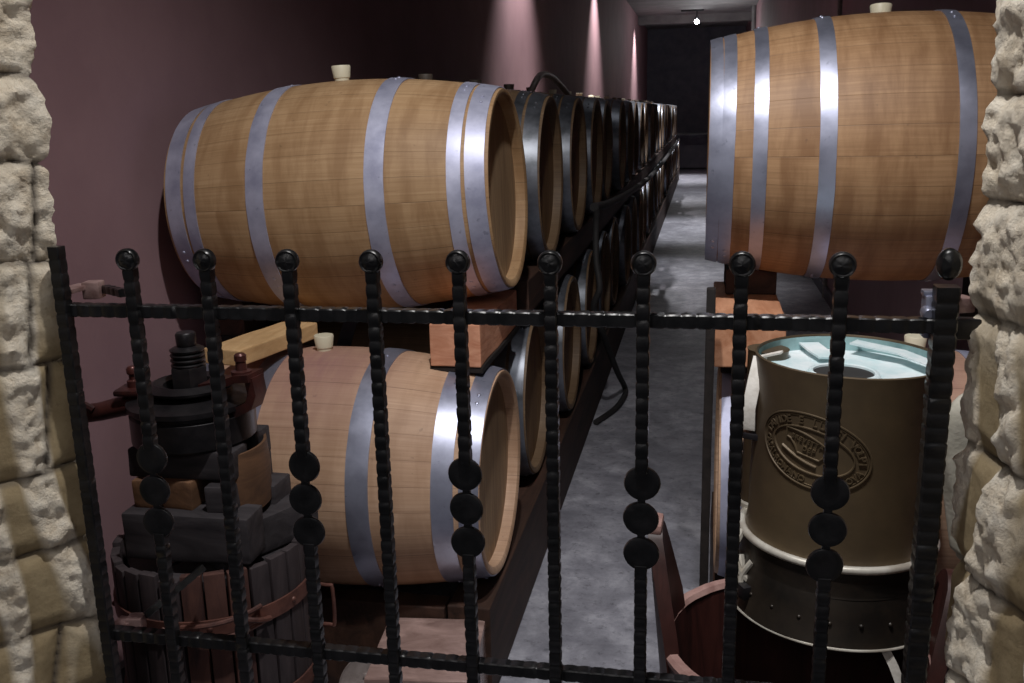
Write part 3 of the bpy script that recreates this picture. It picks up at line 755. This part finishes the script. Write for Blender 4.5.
def stamp(me, fn, h=.0022):
    """flat glyph mesh -> raised glyph: top face plus skirt"""
    g = bmesh.new(); g.from_mesh(me); bmesh.ops.remove_doubles(g, verts=g.verts, dist=1e-6)
    idx = {}
    for v in g.verts: idx[v.index] = (bm.verts.new(onto(*fn(v.co.x, v.co.y), h)), bm.verts.new(onto(*fn(v.co.x, v.co.y), -.001)))
    for f in g.faces:
        try: bm.faces.new([idx[v.index][0] for v in f.verts])
        except ValueError: pass
    for e in g.edges:
        if len(e.link_faces) == 1:
            a, c2 = e.verts; 
            try: bm.faces.new((idx[a.index][0], idx[c2.index][0], idx[c2.index][1], idx[a.index][1]))
            except ValueError: pass
    g.free()
def text_oval(txt, size, a, b_, t0, t1, inner):
    n = len(txt)
    for i, ch in enumerate(txt):
        if ch == ' ': continue
        t = t0+(t1-t0)*i/(n-1); me = glyph(ch, size)
        w = max(v.co.x for v in me.vertices); c0 = Vector((a*cos(t), b_*sin(t)))
        tg = Vector((-a*sin(t), b_*cos(t))).normalized()
        if t1 < t0: tg = -tg
        nn = Vector((-tg.y, tg.x))
        stamp(me, lambda x, y: tuple(c0+tg*(x-w/2)+nn*y)); bpy.data.meshes.remove(me)
text_oval('DAVIDE E LUIGI VOLPI', .0215, .094, .0525, R(172), R(6), False)
text_oval('CASALROMANO', .0175, .1085, .0665, R(192), R(268), True)
text_oval('MANTOVA', .0175, .1085, .0665, R(285), R(345), True)
def text_line(txt, size, x0, y0, slope=0):
    x = x0
    for ch in txt:
        me = glyph(ch, size); w = max(v.co.x for v in me.vertices); xx = x
        stamp(me, lambda p, q: (xx+p, y0+q+(xx-x0)*slope)); x += w+size*.12; bpy.data.meshes.remove(me)
text_line('BREVETTATA', .0125, -.046, .014, -.02)
text_line('DEP', .014, -.018, -.003)
for v in bm.verts: v.co -= Vector((cx, cy, .53))
mk = obj('embossed_mark', bm, 'copper', tank, 30); mk['label'] = 'raised oval maker mark with lettering'

# ------------------------------------------------------------------ wooden tub
tx, ty = .215, 1.88
tb = empty('wooden_tub', (tx, ty, 0), 'dark red wooden tub with two tall handle staves on the floor under the copper sprayer', 'tub')
def tobj(name, bm, mat, par=tb, smooth=40):
    for v in bm.verts: v.co -= Vector((tx, ty, 0))
    return obj(name, bm, mat, par, smooth)
bm = NB(); lathe(bm, [(.250, .10), (.285, .505), (.270, .508), (.262, .506), (.232, .12)], 60, 'Z', (tx, ty, 0))
body = tobj('stave_wall', bm, 'tub')
bm = NB(); lathe(bm, [(.286, .498), (.288, .510), (.280, .517), (.264, .516), (.258, .505)], 60, 'Z', (tx, ty, 0), rfn=lambda a, z: 1+.006*noise.noise(Vector((a*5, z, 0)))); tobj('rim', bm, 'tub_rim', body)
bm = NB(); solid(bm, [(.245, .09), (.245, .12)], 48, 'Z', (tx, ty, 0)); tobj('base_boards', bm, 'tub')
for z in (.17, .40):
    bm = NB(); r0 = .25+.035*(z-.1)/.4; lathe(bm, [(r0+.001, z-.02), (r0+.005, z-.02), (r0+.007, z+.02), (r0+.003, z+.02)], 60, 'Z', (tx, ty, 0), close=True); tobj('hoop', bm, 'iron_head', body)
for a, top in ((R(178), .755), (R(-4), .70)):
    bm = NB(); rs = []
    for k in range(11):
        t = k/10; z = .08+(top-.08)*t; r0 = .248+.035*(z-.1)/.4
        hw = .125 if z < .52 else .125*max(.36, 1-((z-.52)/(top-.52))**1.3*.72)
        ring = []
        for j in range(7):
            u = -1+2*j/6; aa = a+u*hw/ r0*1.0; bulge = 0
            zz = z-(.02*u*u if k == 10 else 0)
            ring.append((aa, zz, r0))
        rs.append(ring)
    inn = [[bm.verts.new((tx+(r-.024)*cos(aa), ty+(r-.024)*sin(aa), z)) for aa, z, r in ring] for ring in rs]
    out = [[bm.verts.new((tx+(r+.006)*cos(aa), ty+(r+.006)*sin(aa), z)) for aa, z, r in ring] for ring in rs]
    for G in (inn, out):
        for A, B in zip(G, G[1:]):
            for k in range(6): bm.faces.new((A[k], A[k+1], B[k+1], B[k]))
    for A, B in ((inn[-1], out[-1]), (inn[0], out[0])):
        for k in range(6): bm.faces.new((A[k], A[k+1], B[k+1], B[k]))
    for s_ in (0, 6):
        for k in range(10): bm.faces.new((inn[k][s_], inn[k+1][s_], out[k+1][s_], out[k][s_]))
    tobj('handle_stave', bm, 'tub')
    if a > 1:
        bm = NB(); aa = a; r0 = .248+.035*(top-.1)/.4
        box(bm, (tx+(r0-.008)*cos(aa), ty+(r0-.008)*sin(aa), top-.004), (.033, .074, .022), aa, .008)
        tobj('handle_tip', bm, 'tub_rim')
for k in range(4):   # feet
    pass
bm = NB(); lathe(bm, [(.250, .0), (.250, .10), (.236, .10), (.236, .0)], 48, 'Z', (tx, ty, 0), close=True); tobj('foot_ring', bm, 'tub')

# ------------------------------------------------------------------ canvas sack behind the right pillar
bm = NB(); n = 40; rings = []
for i in range(n+1):
    t = i/n; z = 1.128-.30*t; w = .050*sqrt(max(0, sin(min(1, t*5)*pi/2)))*(1-.45*max(0, t-.45)/.55)*(1 if t < .97 else .7); d = .04*sqrt(max(0.001, sin(min(1, t*6)*pi/2)))
    w = max(w, .003)
    rings.append([bm.verts.new((.462+w*cos(a)*(1+.05*sin(a*5+z*20))+.012*(t-.3), 1.66+d*sin(a)*(1+.12*sin(a*4)), z)) for a in [2*pi*k/32 for k in range(32)]])
for A, B in zip(rings, rings[1:]):
    for k in range(32): bm.faces.new((A[k], A[(k+1) % 32], B[(k+1) % 32], B[k]))
cap(bm, rings[0]); cap(bm, rings[-1])
for v in bm.verts: v.co -= Vector((.468, 1.66, .73))
o = obj('canvas_sack', bm, 'canvas', None, 60, (.468, 1.66, .73)); sk_ = o; bm = NB(); tube(bm, [(.0, 0, .385), (.005, -.06, .41), (.01, -.14, .43)], .006, 8, 3); obj('cord', bm, 'canvas', o); tag(o, 'pale rounded canvas sack hanging behind the right stone pillar beside the sprayer', 'sack')

# ------------------------------------------------------------------ hoses
bm = NB(); tube(bm, [(-1.02, 5.78, 1.70), (-1.0, 5.85, 1.77), (-1.0, 6.1, 1.825), (-1.0, 6.5, 1.825), (-1.0, 6.9, 1.78), (-.98, 7.2, 1.71)], .020, 12, 6)
o = obj('loop_hose', bm, 'hose_grey', None, 60); tag(o, 'grey hose arching over the top of the upper row of barrels', 'hose')
bm = NB(); tube(bm, [(-.53, 21.5, .95), (-.50, 15, .955), (-.50, 11, .95), (-.50, 8.4, .99), (-.51, 6.6, 1.04), (-.51, 5.3, 1.10), (-.52, 4.7, 1.14)], .022, 12, 8)
o = obj('black_hose', bm, 'rubber', None, 60); tag(o, 'black hose running along the aisle side between the upper and lower rows', 'hose')
bm = NB(); tube(bm, [(-.51, 4.75, 1.13), (-.50, 4.6, 1.05), (-.49, 4.52, .9), (-.47, 4.48, .78), (-.50, 4.5, .68), (-.465, 4.6, .52), (-.44, 5.1, .2), (-.42, 5.4, .02), (-.41, 5.25, .016), (-.44, 5.0, .016), (-.52, 4.75, .016)], .016, 10, 8)
o = obj('hanging_hose', bm, 'rubber', None, 60); tag(o, 'thin black hose hanging down from the barrels and trailing onto the floor', 'hose')

# ------------------------------------------------------------------ far end: counter and ceiling track spot
ct = empty('counter_table', (-.25, 26.2, 0), 'dark counter table at the far end of the aisle', 'table')
def cobj(name, bm, mat, par): 
    for v in bm.verts: v.co -= Vector(par.location)
    return obj(name, bm, mat, par)
bm = NB(); box(bm, (-.2, 26.2, .94), (1.3, .7, .05), None, .005); cobj('table_top', bm, 'counter', ct)
bm = NB(); box(bm, (-.2, 26.45, .48), (1.2, .04, .86)); cobj('back_panel', bm, 'wall_far', ct)
for x in (-.78, .38):
    bm = NB(); box(bm, (x, 25.95, .46), (.07, .07, .91), None, .004); cobj('leg', bm, 'counter', ct)
# track spots
def track_spot(x, y, z, label):
    e = empty('track_spotlight', (x, y, z), label, 'spotlight')
    bm = NB(); box(bm, (-.1, 0, -.02), (.5, .04, .04), None, .004); obj('track_bar', bm, 'iron_head', e)
    bm = NB(); tube(bm, [(0, 0, -.04), (0, 0, -.17)], .016, 8); obj('stem', bm, 'iron_head', e)
    bm = NB(); lathe(bm, [(.03, .07), (.05, .05), (.055, -.06), (.05, -.06), (.045, .04)], 20, 'Z')
    for v in bm.verts: v.co = Matrix.Rotation(R(35), 4, 'X') @ v.co; v.co += Vector((0, 0, -.22))
    h = obj('lamp_head', bm, 'iron_head', e, 40)
    bm = NB(); bmesh.ops.create_uvsphere(bm, u_segments=16, v_segments=10, radius=.05)
    for v in bm.verts: v.co += Vector((0, -.035, -.265))
    obj('bulb', bm, 'bulb', h, 60)
    return e
track_spot(-.215, 22.9, ZC, 'small glowing track spotlight on the ceiling far down the aisle')
for (y, lb) in ((8.4, 'thin vertical conduit on the right wall above the large barrel'), (22.6, 'pale vertical pipe on the far right wall, left of the other conduit')):
    bm = NB(); w = .018 if y < 10 else .045
    tube(bm, [(0, 0, 0), (0, 0, ZC)], w, 8)
    o = obj('wall_conduit', bm, 'hose_grey' if y < 10 else 'ceiling', None, 40, (XR-w-.002, y, 0)); tag(o, lb, 'pipe')

# ------------------------------------------------------------------ lights
def spot(name, loc, target, power, angle, blend, col=(1, 1, 1), rad_=.03):
    l = bpy.data.lights.new(name, 'SPOT'); l.energy = power; l.spot_size = R(angle); l.spot_blend = blend; l.color = col; l.shadow_soft_size = rad_
    o = bpy.data.objects.new(name, l); C.objects.link(o); o.location = loc
    o.rotation_euler = (Vector(target)-Vector(loc)).to_track_quat('-Z', 'Y').to_euler(); return o
spot('ceiling_spot', (-.22, 1.18, 3.35), (-.30, 2.35, 1.0), 200, 92, 1, (1, .965, .94), .04)
spot('ceiling_spot', (.12, 1.12, 3.35), (.05, 2.75, 0), 125, 42, 1, (.98, .97, 1), .04)
al = bpy.data.lights.new('hall_fill', 'AREA'); al.shape = 'RECTANGLE'; al.size = 2.2; al.size_y = 1.2; al.energy = 12; al.color = (1, .95, .93)  # added soft fill above and behind the camera
ao = bpy.data.objects.new('hall_fill', al); C.objects.link(ao); ao.location = (-.5, -1.3, 2.9); ao.rotation_euler = (Vector((-.4, 2.6, 1.0))-ao.location).to_track_quat('-Z', 'Y').to_euler()
for y, p in ((8.55, 330), (14.6, 420), (22.9, 520)):
    spot('wall_spot', (-1.10, y, ZC-.04), (-1.62, y, 1.75), p, 82, 1, (1, .93, .93), .05)
for y, p, an in ((6.2, 6, 90), (9.9, 170, 38), (13.4, 560, 60), (19.0, 220, 70), (22.8, 650, 70)):  # the weakest, nearest spot is added fill over the dim aisle
    spot('aisle_and_fill_spot', (-.2, y, ZC-.33), (-.3, y-.1, 0), p, an, 1, (.97, .97, 1), .04)
spot('row_fill_spot', (-.95, 9.0, ZC-.05), (-.85, 9.0, 1.7), 320, 56, 1, (1, .98, .95), .04)  # added fill spots that brighten the barrel tops
spot('row_fill_spot', (-.85, 17.5, ZC-.05), (-.75, 17.5, 1.7), 420, 46, 1, (1, .98, .95), .04)
pt = bpy.data.lights.new('end_fill', 'POINT'); pt.energy = 26; pt.shadow_soft_size = .1; po = bpy.data.objects.new('end_fill', pt); C.objects.link(po); po.location = (.1, 21.5, 3.0)  # added point fill that lifts the dark far wall
w = bpy.data.worlds.new('dim_hall'); C_ = bpy.context.scene; C_.world = w; w.use_nodes = True
bg = w.node_tree.nodes['Background']; bg.inputs[0].default_value = (.95, .92, 1.0, 1); bg.inputs[1].default_value = .06

# ------------------------------------------------------------------ camera
yaw, pitch, roll, f = .198710677, .235018725, -.0234852318, 956.13
fw = Vector((-sin(yaw)*cos(pitch), cos(yaw)*cos(pitch), -sin(pitch)))
rt = fw.cross(Vector((0, 0, 1))).normalized(); up = rt.cross(fw)
rt2 = cos(roll)*rt+sin(roll)*up; up2 = -sin(roll)*rt+cos(roll)*up
cd = bpy.data.cameras.new('camera'); cam = bpy.data.objects.new('camera', cd); C.objects.link(cam)
mt = Matrix((rt2, up2, -fw)).transposed().to_4x4(); mt.translation = (0, 0, 1.6); cam.matrix_world = mt
cd.sensor_width = 36; cd.lens = f/1024*36; cd.clip_start = .05; cd.clip_end = 100
C_.camera = cam
C_.view_settings.view_transform = 'Standard'; C_.view_settings.look = 'None'
C_.view_settings.exposure = -.16; C_.view_settings.gamma = 1.14
